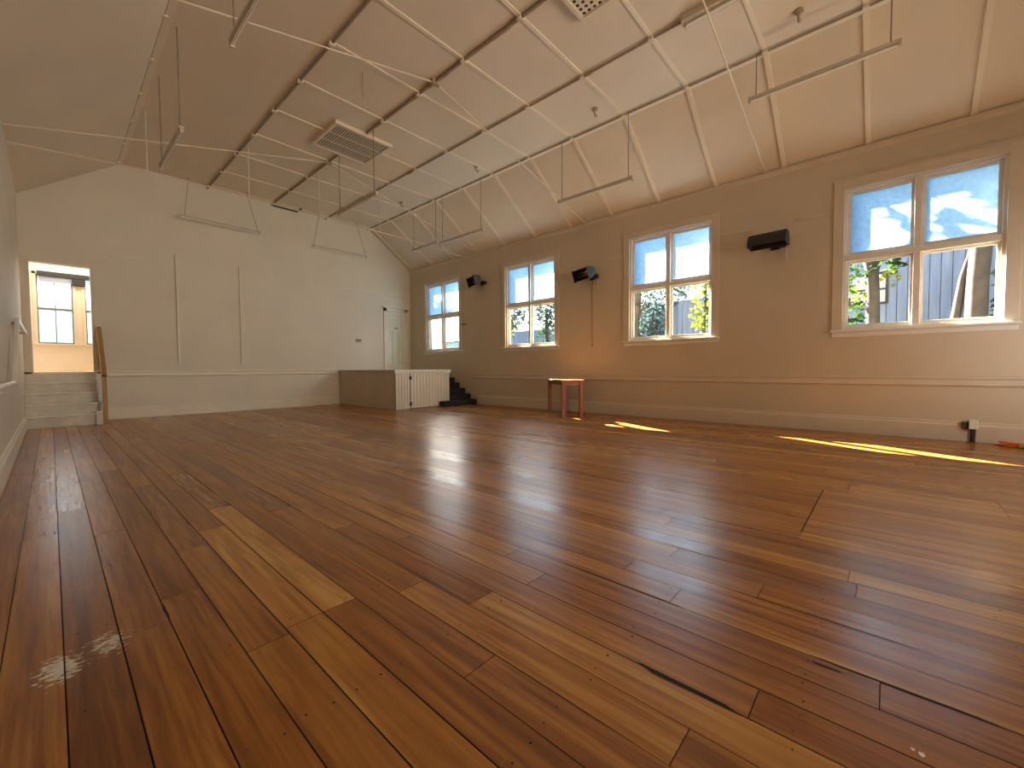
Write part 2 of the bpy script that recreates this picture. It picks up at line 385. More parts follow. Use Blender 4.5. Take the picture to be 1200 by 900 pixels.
for x, nm in ((BR, 'trim_1'), (BL, 'trim_2')):
    s = 1 if x == BR else -1
    mb = MB(); mb.box(x - .03, x + .03, YB, YF, HC - .022, HC)
    struct(mb.build(nm, M['rib']), 'cream moulding along the ceiling fold, ' + ('window side' if s > 0 else 'left side'), 'trim')
# cornice strips
mb = MB(); mb.prism([(0, 0), (-.035, 0), (-.035, -.03), (-.015, -.06), (0, -.075)], (XR, YB, HW - .02), (XR, YF, HW - .02), (1, 0, 0), (0, 0, 1))
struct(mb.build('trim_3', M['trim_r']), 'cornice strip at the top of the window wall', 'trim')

# dado rails, skirtings, picture rails
def dado(nm, lab, a, b, ex, z0, z1):
    h = z1 - z0
    mb = MB(); mb.prism([(0, 0), (.020, .004), (.026, .018), (.014, .030), (.012, h - .04), (.024, h - .028), (.024, h - .008), (0, h)], (*a, z0), (*b, z0), ex, (0, 0, 1))
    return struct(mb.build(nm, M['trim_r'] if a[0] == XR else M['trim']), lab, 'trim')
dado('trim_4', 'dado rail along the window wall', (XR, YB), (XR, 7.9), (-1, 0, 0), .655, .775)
dado('trim_5', 'dado rail along the end wall', (0.66, YF), (5.03, YF), (0, -1, 0), .79, .90)
dado('trim_6', 'dado rail along the left wall', (XL, YB), (XL, 5.6), (1, 0, 0), .70, .80)
def skirt(nm, lab, a, b, ex, h):
    mb = MB(); mb.prism([(0, 0), (.024, 0), (.024, h - .045), (.012, h - .03), (.012, h - .008), (0, h)], (*a, 0), (*b, 0), ex, (0, 0, 1))
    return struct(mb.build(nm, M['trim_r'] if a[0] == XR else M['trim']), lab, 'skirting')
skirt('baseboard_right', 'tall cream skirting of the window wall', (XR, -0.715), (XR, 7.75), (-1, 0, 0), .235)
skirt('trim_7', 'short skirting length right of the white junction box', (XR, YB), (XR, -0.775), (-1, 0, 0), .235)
skirt('baseboard_far', 'tall cream skirting of the end wall', (0.66, YF), (5.05, YF), (0, -1, 0), .215)
skirt('baseboard_left', 'cream skirting of the left wall', (XL, YB), (XL, 9.88), (1, 0, 0), .20)
gaps = [(-2.5, -1.1), (.64, 1.02), (1.62, 2.03), (3.78, 4.1), (4.82, 5.2), (6.95, 7.3), (8.0, 8.35), (10.08, YF)]
prail = struct(empty('trim_8', (XR, 2.9, 3.02)), 'thin picture rail lengths between the windows', 'trim')
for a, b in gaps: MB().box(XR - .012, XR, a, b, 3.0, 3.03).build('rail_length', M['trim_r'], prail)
prail = struct(empty('trim_9', (3.9, YF, 3.05)), 'thin picture rail lengths on the end wall', 'trim')
for a, b, z in [(.66, 1.24, 3.05), (4.74, 7.29, 3.02)]: MB().box(a, b, YF - .014, YF, z - .02, z + .012).build('rail_length', M['trim'], prail)
# boarded-over panel on the end wall with two dark-edged cover strips
mb = MB(); mb.box(1.76, 3.86, YF - .006, YF, 1.05, 3.27); struct(mb.build('trim_10', M['wall']), 'flat boarded panel in the middle of the end wall', 'panel')
for i, (x, zt) in enumerate([(1.765, 3.23), (2.875, 3.19)]):
    mb = MB(); mb.box(x - .016, x + .016, YF - .022, YF - .006, 1.05, zt, 0); mb.box(x - .022, x - .016, YF - .018, YF - .006, 1.05, zt, 1)
    struct(mb.build('trim_%d' % (11 + i), [M['trim'], M['pipe']]), ['left', 'right'][i] + ' upright cover strip on the end wall panel', 'trim')

# ================================================================== WINDOWS
def ring(mb, x0, x1, ya, yb, za, zb, w, wb=None, wt=None):
    wb = wb or w; wt = wt or w
    mb.box(x0, x1, ya, ya + w, za, zb); mb.box(x0, x1, yb - w, yb, za, zb)
    mb.box(x0, x1, ya + w, yb - w, za, za + wb); mb.box(x0, x1, ya + w, yb - w, zb - wt, zb)
def hall_window(c, n, lab):
    a, b = c - HWID, c + HWID
    e = struct(empty('window_%d' % n, (XR, c, WZ0)), lab, 'window')
    mb = MB(); xi = XR - .022
    mb.box(xi, XR, a - .105, a + .012, WZ0 - .03, WZ1 + .105); mb.box(xi, XR, b - .012, b + .105, WZ0 - .03, WZ1 + .105)
    mb.box(xi, XR, a + .012, b - .012, WZ1 - .012, WZ1 + .105); mb.box(xi - .014, XR, a - .12, b + .12, WZ1 + .105, WZ1 + .125)
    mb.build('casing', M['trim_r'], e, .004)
    mb = MB(); mb.box(XR - .055, XR + .05, a - .115, b + .115, WZ0 - .038, WZ0 - .006); mb.box(XR - .014, XR, a - .1, b + .1, WZ0 - .10, WZ0 - .038)
    mb.build('sill', M['white'], e, .005)
    mb = MB(); ring(mb, XR + .02, XR + .13, a, b, WZ0 - .005, WZ1, .042, .035, .045)
    mb.build('window_frame', M['white'], e, .003)
    zc = 2.365
    mb = MB(); mb.box(XR + .006, XR + .112, a + .042, b - .042, zc - .035, zc + .035); mb.build('transom', M['sash'], e, .004)
    mb = MB(); mb.box(XR + .006, XR + .112, c - .032, c + .032, WZ0 + .03, zc - .035); mb.box(XR + .006, XR + .112, c - .032, c + .032, zc + .035, WZ1 - .045)
    mb.build('mullion', M['sash'], e, .004)
    for (ya, yb) in ((a + .042, c - .032), (c + .032, b - .042)):
        for (za, zb, up) in ((WZ0 + .03, zc - .035, False), (zc + .035, WZ1 - .045, True)):
            mb = MB(); w = .034 if up else .026
            ring(mb, XR + .052, XR + .096, ya + .002, yb - .002, za + .002, zb - .002, w, w + .012, w)
            s = mb.build('sash', M['sash'] if up else M['white'], e, .003)
            mb = MB(); P = (ya + w - .006, yb - w + .006, za + w, zb - w + .006); mb.add([(XR + .073, P[0], P[2]), (XR + .073, P[1], P[2]), (XR + .073, P[1], P[3]), (XR + .073, P[0], P[3])], [(0, 1, 2, 3)])
            mb.build('pane', M['film'] if up else M['glass'], s)
    MB().box(XR + .045, XR + .055, c - .012, c + .012, zc + .06, zc + .16).build('catch', M['steel'], e, .003)
    return e
for c, n in WINS:
    if n: hall_window(c, n, ['', 'farthest hall window, beside the stage and end wall', 'second hall window from the stage, between two heaters',
                             'third hall window from the stage, with yellow-green leaves outside', 'nearest hall window at the right, tree trunks outside'][n])
    else: hall_window(c, 5, 'hall window behind the camera')

# ================================================================== DOOR on the stage
d = struct(empty('door_1', (6.8, YF, .88)), 'pale panelled door standing above the low stage', 'door')
mb = MB(); mb.box(6.40, 6.50, YF - .03, YF, .88, 2.66); mb.box(7.09, 7.19, YF - .03, YF, .88, 2.66); mb.box(6.40, 7.19, YF - .03, YF, 2.56, 2.66); mb.box(6.36, 7.23, YF - .045, YF, 2.66, 2.70)
mb.build('door_frame', M['trim'], d, .004)
mb = MB(); x0, x1 = 6.50, 7.09; y1 = YF; yb_ = YF - .006; yf_ = YF - .022
mb.box(x0, x1, yb_, y1, .88, 2.56)
for a, b, z0, z1 in [(x0, x0 + .10, .88, 2.56), (x1 - .10, x1, .88, 2.56), (x0 + .1, x1 - .1, .88, 1.06), (x0 + .1, x1 - .1, 1.98, 2.10), (x0 + .1, x1 - .1, 2.46, 2.56), (6.67, 6.72, 1.06, 1.98), (6.87, 6.92, 1.06, 1.98)]: mb.box(a, b, yf_, yb_, z0, z1)
leaf = mb.build('door_leaf', M['door'], d, .003)
MB().box(6.735, 6.855, YF - .032, YF - .02, 2.075, 2.095).build('name_plate', M['black'], leaf)

# ================================================================== ALCOVE up the steps
AB = 11.911; AZ = DZ0; AC = 3.15
struct(MB().box(-.55, 1.5, YF, AB + .1, AZ - .03, AZ).build('trim_13', M['alcove']), 'landing floor at the head of the white steps', 'floor')
mb = MB(); w5 = (-.135, .335, 1.43, 2.73); w6 = (.505, .975, 1.43, 2.73)
mb.box(-.55, 1.5, AB, AB + .12, AZ, 1.43); mb.box(-.55, 1.5, AB, AB + .12, 2.73, AC)
mb.box(-.55, w5[0], AB, AB + .12, 1.43, 2.73); mb.box(w5[1], w6[0], AB, AB + .12, 1.43, 2.73); mb.box(w6[1], 1.5, AB, AB + .12, 1.43, 2.73)
struct(mb.build('wall_alcove', M['alcove']), 'warm cream wall of the lit landing beyond the steps', 'wall')
struct(MB().box(-.65, -.55, YF + .15, AB + .12, AZ - .03, AC).build('wall_alcove_left', M['alcove']), 'left wall of the landing', 'wall')
struct(MB().box(1.5, 1.6, YF + .15, AB + .12, AZ - .03, AC).build('wall_alcove_right', M['alcove']), 'right wall of the landing', 'wall')
struct(MB().box(-.65, 1.6, YF + .15, AB + .12, AC, AC + .1).build('ceiling_alcove', M['alcove']), 'ceiling of the landing', 'ceiling')
for n, wv, lab in ((6, w5, 'landing sash window seen through the doorway'), (7, w6, 'second landing window half hidden by the doorway edge')):
    x0, x1, z0, z1 = wv; e = struct(empty('window_%d' % n, ((x0 + x1) / 2, AB, z0)), lab, 'window')
    mb = MB(); mb.box(x0 - .05, x0, AB - .02, AB, z0 - .02, z1 + .05); mb.box(x1, x1 + .05, AB - .02, AB, z0 - .02, z1 + .05); mb.box(x0 - .05, x1 + .05, AB - .02, AB, z1, z1 + .06)
    mb.build('casing', M['trim'], e, .003)
    MB().box(x0 - .07, x1 + .07, AB - .05, AB, z0 - .03, z0 - .005).build('sill', M['trim'], e, .003)
    zm = 2.09; xm = (x0 + x1) / 2
    for za, zb, dy in ((z0, zm, .03), (zm, z1, .06)):
        mb = MB(); w = .018
        mb.box(x0, x0 + w, AB + dy, AB + dy + .025, za, zb); mb.box(x1 - w, x1, AB + dy, AB + dy + .025, za, zb)
        mb.box(x0 + w, x1 - w, AB + dy, AB + dy + .025, za, za + .025); mb.box(x0 + w, x1 - w, AB + dy, AB + dy + .025, zb - .02, zb)
        mb.box(xm - .007, xm + .007, AB + dy + .004, AB + dy + .02, za + .025, zb - .02)
        s = mb.build('sash', M['sashdark'], e)
        MB().box(x0 + w, x1 - w, AB + dy + .011, AB + dy + .014, za + .025, zb - .02).build('pane', M['glass'], s)
bl = empty('roller_blind', (.25, AB - .04, 2.66), 'black rolled blind across the top of the landing windows', 'blind')
MB().box(-.12, 1.0, AB - .075, AB - .022, 2.70, 2.79).build('headrail', M['black'], bl, .004)
MB().box(-.10, .335, AB - .045, AB - .035, 2.59, 2.735).build('sheer_panel', M['shade'], bl)
MB().box(.33, .515, AB - .07, AB - .03, 2.565, 2.735).build('black_panel', M['black'], bl, .003)
# doorway lining
mb = MB(); mb.box(DX0 - .0, DX0 + .02, YF - .012, YF + .15, DZ0, DZ1); mb.box(DX1 - .02, DX1, YF - .012, YF + .15, DZ0, DZ1); mb.box(DX0, DX1, YF - .012, YF + .15, DZ1 - .02, DZ1)
struct(mb.build('trim_14', M['trim']), 'lining of the open doorway above the steps', 'trim')
mb = MB(); mb.box(DX1 + .005, DX1 + .085, YF - .014, YF, .92, DZ1 + .01); struct(mb.build('trim_15', M['wall']), 'flat architrave right of the open doorway', 'trim')

# ================================================================== WHITE STEPS
st = empty('white_steps', (.14, 10.3, 0), 'worn white wooden steps leading up to the open doorway', 'steps')
SX0, SX1 = XL + .004, .575; Y0 = 9.90; RUN = .2; RISE = DZ0 / 5
for i in range(4):
    y = Y0 + i * RUN
    MB().box(SX0, SX1 - .03, y + .018, YF - .002, i * RISE + .0 if i == 0 else i * RISE, (i + 1) * RISE - .022).build('riser', M['step'], st)
    MB().box(SX0, SX1 - .03, y - .004, y + RUN + .018 if i < 3 else YF - .002, (i + 1) * RISE - .022, (i + 1) * RISE).build('tread', M['step'], st, .006)
mb = MB(); mb.box(SX0, SX1 - .03, YF - .022, YF - .002, 4 * RISE, DZ0 - .03); mb.build('riser', M['step'], st)
mb = MB(); pr = [(Y0 + .05, 0), (YF - .002, 0), (YF - .002, DZ0)]
for i in range(4, 0, -1): pr += [(Y0 + i * RUN - .03, i * RISE + .03 + (RISE if i < 4 else .10)), (Y0 + i * RUN - .03, i * RISE + .03)]
pr += [(Y0 + .05, RISE + .03)]
mb.prism(pr, (SX1 - .03, 0, 0), (SX1, 0, 0), (0, 1, 0), (0, 0, 1)); mb.build('stringer', M['step'], st)
MB().box(.49, .575, Y0 - .03, Y0 + .045, 0, .22).build('newel_block', M['step'], st, .003)
# wooden handrail with newel
hr = empty('wooden_handrail', (.60, Y0, 0), 'honey-coloured wooden handrail with post, right side of the white steps', 'handrail')
MB().box(.578, .635, Y0 - .04, Y0 + .03, 0, .80).build('newel_post', M['rail'], hr, .004)
MB().bar((.607, Y0 - .05, .81), (.607, YF - .03, 1.68), .065, .075).build('rail', M['rail'], hr, .008)
MB().bar((.607, Y0 + .03, .50), (.607, YF - .03, 1.30), .025, .11).build('lower_rail', M['rail'], hr, .004)
MB().box(.583, .631, YF - .06, YF - .016, .92, 1.62).build('wall_post', M['rail'], hr, .004)
# white wall handrail, left
hl = empty('white_wall_handrail', (XL + .05, 8, .8), 'white handrail bending up along the left wall beside the steps', 'handrail')
MB().tube([(XL + .05, 3.2, .79), (XL + .05, 6.45, .79)], .020, 10).build('rail', M['white'], hl)
MB().bar((XL + .05, 6.45, .79), (XL + .05, 7.6, 1.50), .035, .055).build('rail', M['white'], hl, .006)
MB().bar((XL + .05, 7.58, 1.50), (XL + .05, 10.0, 1.50), .035, .055).build('rail', M['white'], hl, .006)
for y, z in [(4.2, .79), (6.2, .79), (7.75, 1.49), (9.7, 1.49)]: MB().box(XL, XL + .05, y - .012, y + .012, z - .03, z).build('bracket', M['white'], hl)

# ================================================================== STAGE
sg = empty('low_stage', (5.9, 9.4, 0), 'low pale stage platform with boarded front below the panelled door', 'stage')
PX0, PX1, PY, PZ = 5.085, 6.60, 8.05, .885; PL = 9.14
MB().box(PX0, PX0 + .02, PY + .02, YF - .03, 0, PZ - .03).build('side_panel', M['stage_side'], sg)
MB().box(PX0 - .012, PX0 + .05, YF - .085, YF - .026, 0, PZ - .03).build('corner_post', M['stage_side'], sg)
mb = MB(); nb = 4; xs = PX0
def boards(mb, xa, xb, n, z0, z1, y):
    w = (xb - xa) / n
    for i in range(n):
        mb.prism([(xa + i * w + .006, 0), (xa + i * w, .010), (xa + i * w, .022), (xa + (i + 1) * w, .022), (xa + (i + 1) * w, .010), (xa + (i + 1) * w - .006, 0)], (0, y, z0), (0, y, z1), (1, 0, 0), (0, 1, 0))
        mb.box(xa + i * w - .002, xa + i * w + .002, y + .008, y + .012, z0, z1, 1)
boards(mb, PX0, PX0 + .37, 5, 0, PZ - .075, PY); mb.build('front_panel', [M['stage'], M['groove']], sg)
mb = MB(); boards(mb, PX0 + .385, PX1, 13, .012, PZ - .075, PY); dr = mb.build('hinged_panel', [M['stage'], M['groove']], sg)
for z in (.70, .11):
    mb = MB(); mb.box(PX0 + .35, PX0 + .415, PY - .007, PY - .001, z - .04, z + .04); mb.tube([(PX0 + .38, PY - .009, z - .045), (PX0 + .38, PY - .009, z + .045)], .008); mb.build('hinge', M['black'], dr)
MB().box(PX0, PX1 + .0, PY + .02, PY + .04, 0, PZ - .03).build('front_backing', M['groove'], sg)
mb = MB(); mb.prism([(0, 0), (0, -.078), (-.012, -.078), (-.018, -.05), (-.03, -.035), (-.03, 0)], (PX0 - .03, PY, PZ), (PX1 + .025, PY, PZ), (0, 1, 0), (0, 0, 1)); mb.build('front_moulding', M['white'], sg)
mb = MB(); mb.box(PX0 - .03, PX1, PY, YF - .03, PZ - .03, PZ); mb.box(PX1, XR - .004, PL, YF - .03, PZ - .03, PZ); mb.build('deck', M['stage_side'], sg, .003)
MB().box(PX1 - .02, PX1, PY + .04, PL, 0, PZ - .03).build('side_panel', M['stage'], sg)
MB().box(PX1, XR - .03, PL, PL + .02, 0, PZ - .03).build('rear_riser', M['groove'], sg)
# black steps
bs = empty('black_steps', (6.95, 8.4, 0), 'black carpeted steps climbing between the low stage and the window wall', 'steps')
for i, (yn, z) in enumerate([(7.80, .125), (8.045, .262), (8.26, .397), (8.478, .537), (8.69, .672), (8.905, .80)]):
    xa = PX1 + .004 if i else 6.26
    if i == 0:
        MB().box(xa, XR - .028, yn, PY - .034, 0, z).build('step', M['soft_black'], bs, .01)
        MB().box(PX1 + .03, XR - .028, PY - .034, 8.12, 0, z).build('step', M['soft_black'], bs, .01)
    else: MB().box(PX1 + .03, XR - .004, yn, min(yn + .30, PL - .004), z - .14, z).build('step', M['soft_black'], bs, .01)

# ================================================================== TABLE
tb = empty('small_table', (6.72, 4.66, 0), 'small red-brown wooden table standing against the window wall', 'table')
u = Vector((.62, .785, 0)).normalized(); v = Vector((.785, -.62, 0)).normalized(); near = Vector((6.30, 4.43, 0)); TL, TW, THT = .95, .345, .685
def tp(a, b, z): return near + u * a + v * b + Vector((0, 0, z))
RM = Matrix(((u.x, v.x, 0, near.x), (u.y, v.y, 0, near.y), (0, 0, 1, 0), (0, 0, 0, 1)))
for a, b in ((0, 0), (TL, 0), (0, TW), (TL, TW)):
    MB().box(a - .032, a + .032, b - .032, b + .032, 0, THT - .025, 0, RM).build('leg', M['table'], tb, .004)
mb = MB(); z0, z1 = THT - .10, THT - .025
mb.box(.026, TL - .026, -.012, .012, z0, z1, 0, RM); mb.box(.026, TL - .026, TW - .012, TW + .012, z0, z1, 0, RM)
mb.box(-.012, .012, .026, TW - .026, z0, z1, 0, RM); mb.box(TL - .012, TL + .012, .026, TW - .026, z0, z1, 0, RM)
mb.build('apron', M['table'], tb)
MB().box(-.05, TL + .05, -.05, TW + .05, THT - .025, THT, 0, RM).build('table_top', M['tabletop'], tb, .005)

# ================================================================== HEATERS
def heater(y, z, yaw, pitch, lab, cordlen):
    e = empty('radiant_heater', (XR, y, z), lab, 'heater', 'black radiant heaters high on the window wall')
    c = Vector((XR - .26, y, z))
    R_ = Matrix.Translation(c) @ Matrix.Rotation(yaw, 4, 'Z') @ Matrix.Rotation(pitch, 4, 'Y')
    # local frame: x = length axis -> we use y as length, -x is the reflector face
    Ln = .24
    prof = [(.10, .055), (.10, -.055), (.03, -.095), (-.075, -.11), (-.075, -.10), (.02, -.082), (.085, -.045), (.085, .045), (.02, .082), (-.075, .10), (-.075, .11), (.03, .095)]
    mb = MB(); n = len(prof)
    vs = [R_ @ Vector((p[0], s * Ln, p[1])) for s in (-1, 1) for p in prof]
    mb.add(vs, [(i, (i + 1) % n, n + (i + 1) % n, n + i) for i in range(n)]); mb.build('housing', M['black'], e)
    mb = MB(); rp = [(-.072, -.099), (.018, -.080), (.082, -.044), (.082, .044), (.018, .080), (-.072, .099)]
    vs = [R_ @ Vector((p[0], s * (Ln - .006), p[1])) for s in (-1, 1) for p in rp]
    mb.add(vs, [(i, i + 1, 6 + i + 1, 6 + i) for i in range(5)]); mb.build('reflector', M['copper'] if y > 2 else M['dull'], e)
    for s in (-1, 1):
        mb = MB(); ep = [(.10, .055), (.10, -.055), (.03, -.095), (-.085, -.125), (-.085, .125), (.03, .095)]
        vs = [R_ @ Vector((p[0], s * Ln + dy, p[1])) for dy in (-.005, .005) for p in ep]
        mb.add(vs, [(i, (i + 1) % 6, 6 + (i + 1) % 6, 6 + i) for i in range(6)] + [tuple(range(6)), tuple(range(6, 12))]); mb.build('end_plate', M['black'], e)
    for dz in (-.03, .03):
        MB().tube([R_ @ Vector((.02, -Ln + .01, dz)), R_ @ Vector((.02, Ln - .01, dz))], .009).build('heating_element', M['steel'], e)
    mb = MB(); mb.tube([R_ @ Vector((.09, 0, 0)), (XR - .12, y - .03, z - .02), (XR - .01, y - .05, z - .03)], .014); mb.box(XR - .016, XR, y - .11, y + .01, z - .09, z + .03)
    mb.build('bracket', M['black'], e)
    MB().box(XR - .11, XR - .016, y - .20, y - .09, z - .08, z + .0).build('terminal_box', M['black'], e, .006)
    MB().tube([(XR - .06, y - .19, z - .07), (XR - .055, y - .20, z - .14), (XR - .05, y - .195, z - cordlen), (XR - .055, y - .22, z - cordlen - .03)], .006).build('cord', M['white'], e)
    return e
heater(7.62, 3.06, math.radians(-22), math.radians(-16), 'black radiant heater between the two farthest hall windows', .17)
h2 = heater(4.47, 2.74, math.radians(-22), math.radians(-18), 'black radiant heater with copper glint, above the small table', .26)
mb = MB(); mb.box(XR - .010, XR, 4.424, 4.436, 1.36, 2.66); mb.box(XR - .014, XR, 4.41, 4.45, 1.33, 1.37); mb.build('wall_cable', M['pipe'], h2)
heater(1.34, 2.735, math.radians(-4), math.radians(-84), 'black radiant heater left of the nearest window, tipped down', .22)
mb = MB(); mb.box(XR - .018, XR, 1.0, 1.70, 2.82, 2.96); tag(mb.build('mounting_board', M['wall_r_dim'], None, .003), 'wall-coloured board fixed above the nearest radiant heater', 'board')

# small wall fittings
e = empty('wall_hook_plate', (XR, 8.28, 2.07), 'small dark hook plate on the wall right of the farthest window', 'hook')
MB().box(XR - .012, XR, 8.19, 8.37, 2.045, 2.085).build('plate', M['pipe'], e, .003)
for y in (8.22, 8.33): MB().tube([(XR - .012, y, 2.07), (XR - .05, y, 2.055), (XR - .06, y, 2.085)], .009).build('hook', M['black'], e)
e = empty('light_switch', (5.634, YF, 1.69), 'small light switch with dark dolly on the end wall, left of the door', 'switch')
MB().box(5.55, 5.72, YF - .022, YF, 1.63, 1.74).build('plate', M['stage_side'], e, .005)
for x in (5.60, 5.665): MB().box(x - .018, x + .018, YF - .034, YF - .02, 1.665, 1.71).build('dolly', M['groove'], e, .003)
e = empty('junction_box', (XR, -.745, 0), 'small white junction box with dark pipe on the skirting, right edge', 'box')
MB().box(XR - .075, XR, -.79, -.715, .155, .262).build('cover', M['white'], e, .006)
MB().tube([(XR - .035, -.745, 0), (XR - .035, -.745, .155)], .016, 10).build('pipe', M['black'], e)
MB().box(XR - .05, XR - .026, -.715, -.66, .15, .235).build('cable_end', M['groove'], e, .004)
# orange cord heap
e = empty('extension_cord', (7.2, -1.1, 0), 'orange extension cord heaped on the floor by the skirting, right edge', 'cord')
pts = []
for i in range(90):
    a = i * .42; pts.append((7.13 + .075 * math.cos(a) * (1 + .25 * math.sin(a * .37)), -1.09 + .13 * math.sin(a) * (1 + .2 * math.sin(a * .23)), .010 + .035 * (i / 90) * (1 + math.sin(a * .61)) * .6))
pts = [(7.15, -.90, .009), (7.16, -.95, .009)] + pts
MB().tube(pts, .0085, 7).build('cable', M['orange'], e)
mb = MB(); mb.tube([(7.02, -1.07, .02), (7.0, -1.13, .02)], [.018, .020], 10); mb.tube([(7.0, -1.13, .02), (6.985, -1.17, .02)], [.012, .010], 8); mb.build('plug', M['green'], e)

# ================================================================== CEILING FITTINGS
def conduit(x, y0, y1, r, lab, extras=()):
    e = empty('ceiling_conduit', (x, (y0 + y1) / 2, HC), lab, 'pipe', 'dark conduits running along the ceiling')
    MB().tube([(x, y0, HC - .022), (x, y1, HC - .022)], r, 8).build('pipe', M['pipe'], e)
    for y in RIBS:
        if y0 + .1 < y < y1 - .1:
            mb = MB(); mb.box(x - .035, x + .035, y - .028, y + .028, HC - .046, HC - .010); mb.build('saddle_clip', M['ceil'], e, .004)
    for y in extras: MB().tube([(x, y - .06, HC - .026), (x, y + .06, HC - .026)], .022, 8).build('coupling', M['pipe'], e)
    return e
conduit(2.335, -3, YF, .016, 'leftmost dark ceiling conduit, left of the slotted vent')
conduit(3.56, -3, 1.6, .016, 'dark ceiling conduit running back past the round-holed vent')
conduit(3.56, 2.62, 6.36, .019, 'knobbly dark ceiling conduit running up to the slotted vent', (3.3, 3.42, 4.35, 4.65, 5.05, 6.0))
conduit(3.56, 7.34, YF, .017, 'short dark ceiling conduit between slotted vent and end wall', (7.7,))
conduit(4.81, 1.78, YF, .014, 'dark ceiling conduit ending at the ceiling-mounted light', (3.0, 7.0))
conduit(BR - .055, -3, YF, .012, 'dark conduit along the ceiling fold on the window side')
conduit(BL + .0 - .05, -3, YF, .014, 'dark conduit along the ceiling fold on the left side')
# vents
def vent(x0, x1, y0, y1, lab, slots):
    e = empty('ceiling_vent', ((x0 + x1) / 2, (y0 + y1) / 2, HC), lab, 'vent')
    mb = MB(); z0 = HC - .055; w = .05
    mb.box(x0, x0 + w, y0, y1, z0, HC); mb.box(x1 - w, x1, y0, y1, z0, HC); mb.box(x0 + w, x1 - w, y0, y0 + w, z0, HC); mb.box(x0 + w, x1 - w, y1 - w, y1, z0, HC)
    mb.build('frame', M['ceil'], e, .004)
    MB().box(x0 + w, x1 - w, y0 + w, y1 - w, HC - .02, HC - .012).build('backing', M['groove'], e)
    mb = MB(); za, zb = z0 + .012, z0 + .020; X0, X1, Ya, Yb = x0 + w, x1 - w, y0 + w, y1 - w
    if slots:
        n = 21; p = (X1 - X0) / n
        for i in range(n + 1):
            c = X0 + i * p; mb.box(max(X0, c - p * .27), min(X1, c + p * .27), Ya, Yb, za, zb)
        for y in (Ya + (Yb - Ya) * f for f in (.0, .33, .66, .96)): mb.box(X0, X1, y, y + .03, za, zb + .002)
    else:
        n = 14; p = (X1 - X0) / n; m_ = int((Yb - Ya) / p)
        q = (Yb - Ya) / m_
        for i in range(n):
            for j in range(m_):
                cx, cy = X0 + (i + .5) * p, Ya + (j + .5) * q; r = p * .3; vs = []
                sq = [(cx - p / 2, cy - q / 2), (cx + p / 2, cy - q / 2), (cx + p / 2, cy + q / 2), (cx - p / 2, cy + q / 2)]
                cir = [(cx + r * math.cos(math.pi * (1.25 + .25 * k)), cy + r * math.sin(math.pi * (1.25 + .25 * k))) for k in range(8)]
                vs = [(*s, za) for s in sq] + [(*c, za) for c in cir]
                mb.add(vs, [(0, 1, 4 + 2, 4 + 1, 4 + 0), (1, 2, 4 + 4, 4 + 3, 4 + 2), (2, 3, 4 + 6, 4 + 5, 4 + 4), (3, 0, 4 + 0, 4 + 7, 4 + 6)])
    mb.build('grille', M['ceil'], e)
    return e
vent(3.06, 4.05, 6.39, 7.31, 'square slotted ceiling vent midway down the hall', True)
vent(3.05, 4.04, 1.65, 2.585, 'ceiling vent with round holes at the top edge of the picture', False)

# hung fluorescent battens
def fluoro(name, p0, p1, hang, lab, grp, wires=False):
    p0, p1 = Vector(p0), Vector(p1); d = (p1 - p0).normalized()
    e = empty(name, (p0 + p1) / 2, lab, 'light', grp)
    up = Vector((0, 0, 1))
    cw, ch = (.032, .022) if wires else (.052, .034)
    MB().bar(p0 + up * .022, p1 + up * .022, cw, ch).build('casing', M['fix'], e, .004)
    MB().tube([p0 + d * .03 - up * .012, p1 - d * .03 - up * .012], .007 if wires else .012, 10).build('tube', M['tube'], e)
    for p, s in ((p0, 1), (p1, -1)): MB().bar(p + d * s * .0 - up * .016, p + d * s * .028 - up * .016, .024 if wires else .034, .040).build('end_holder', M['fix'], e, .003)
    for f, top in hang:
        b = p0 + (p1 - p0) * f + up * .04
        MB().tube([b, top], .0045 if wires else .006, 6).build('hanging_wire' if wires else 'hanging_rod', M['wire'], e)
    return e
G1 = 'fluorescent lights hung along the ceiling'
def hung(x, y0, y1, z, lab, fr=(.06, .94)):
    return fluoro('fluorescent_light', (x, y0, z), (x, y1, z), [(f, (x, y0 + (y1 - y0) * f, HC)) for f in fr], lab, G1)
hung(5.95, -.03, 1.37, 4.215, 'nearest hung fluorescent light on the window side, above the nearest window')
hung(5.95, 2.90, 4.285, 3.74, 'hung fluorescent light on the window side, up and left of the third window')
hung(5.95, 6.12, 7.52, 3.70, 'hung fluorescent light on the window side, above the second window')
hung(5.95, 7.62, 8.58, 3.75, 'farthest hung fluorescent light on the window side, near the stage corner')
hung(3.60, 6.15, 7.50, 3.72, 'hung fluorescent light just beyond the slotted vent')
hung(1.07, 5.93, 7.25, 3.60, 'hung fluorescent light at the far left, in front of the end wall')
hung(1.07, 2.75, 4.02, 3.55, 'hung fluorescent light at the top left edge of the picture')
fluoro('fluorescent_light', (1.79, 10.41, 3.94), (3.215, 10.41, 3.94), [(.06, (1.96, 10.41, HC)), (.97, (2.96, 10.41, HC))], 'slim light on two slanting wires in front of the end wall, left one', 'lights hung before the end wall', True)
fluoro('fluorescent_light', (4.34, 10.41, 3.90), (5.765, 10.41, 3.90), [(.03, (4.53, 10.41, HC)), (.97, (5.48, 10.41, HC))], 'slim light on two slanting wires in front of the end wall, right one', 'lights hung before the end wall', True)
e = empty('ceiling_light', (4.79, 1.1, HC), 'fluorescent light fixed flat to the ceiling at the top edge', 'light')
MB().box(4.72, 4.86, .42, 1.76, HC - .085, HC - .001).build('casing', M['fix'], e, .006)
MB().tube([(4.79, .46, HC - .105), (4.79, 1.72, HC - .105)], .016, 10).build('tube', M['tube'], e)
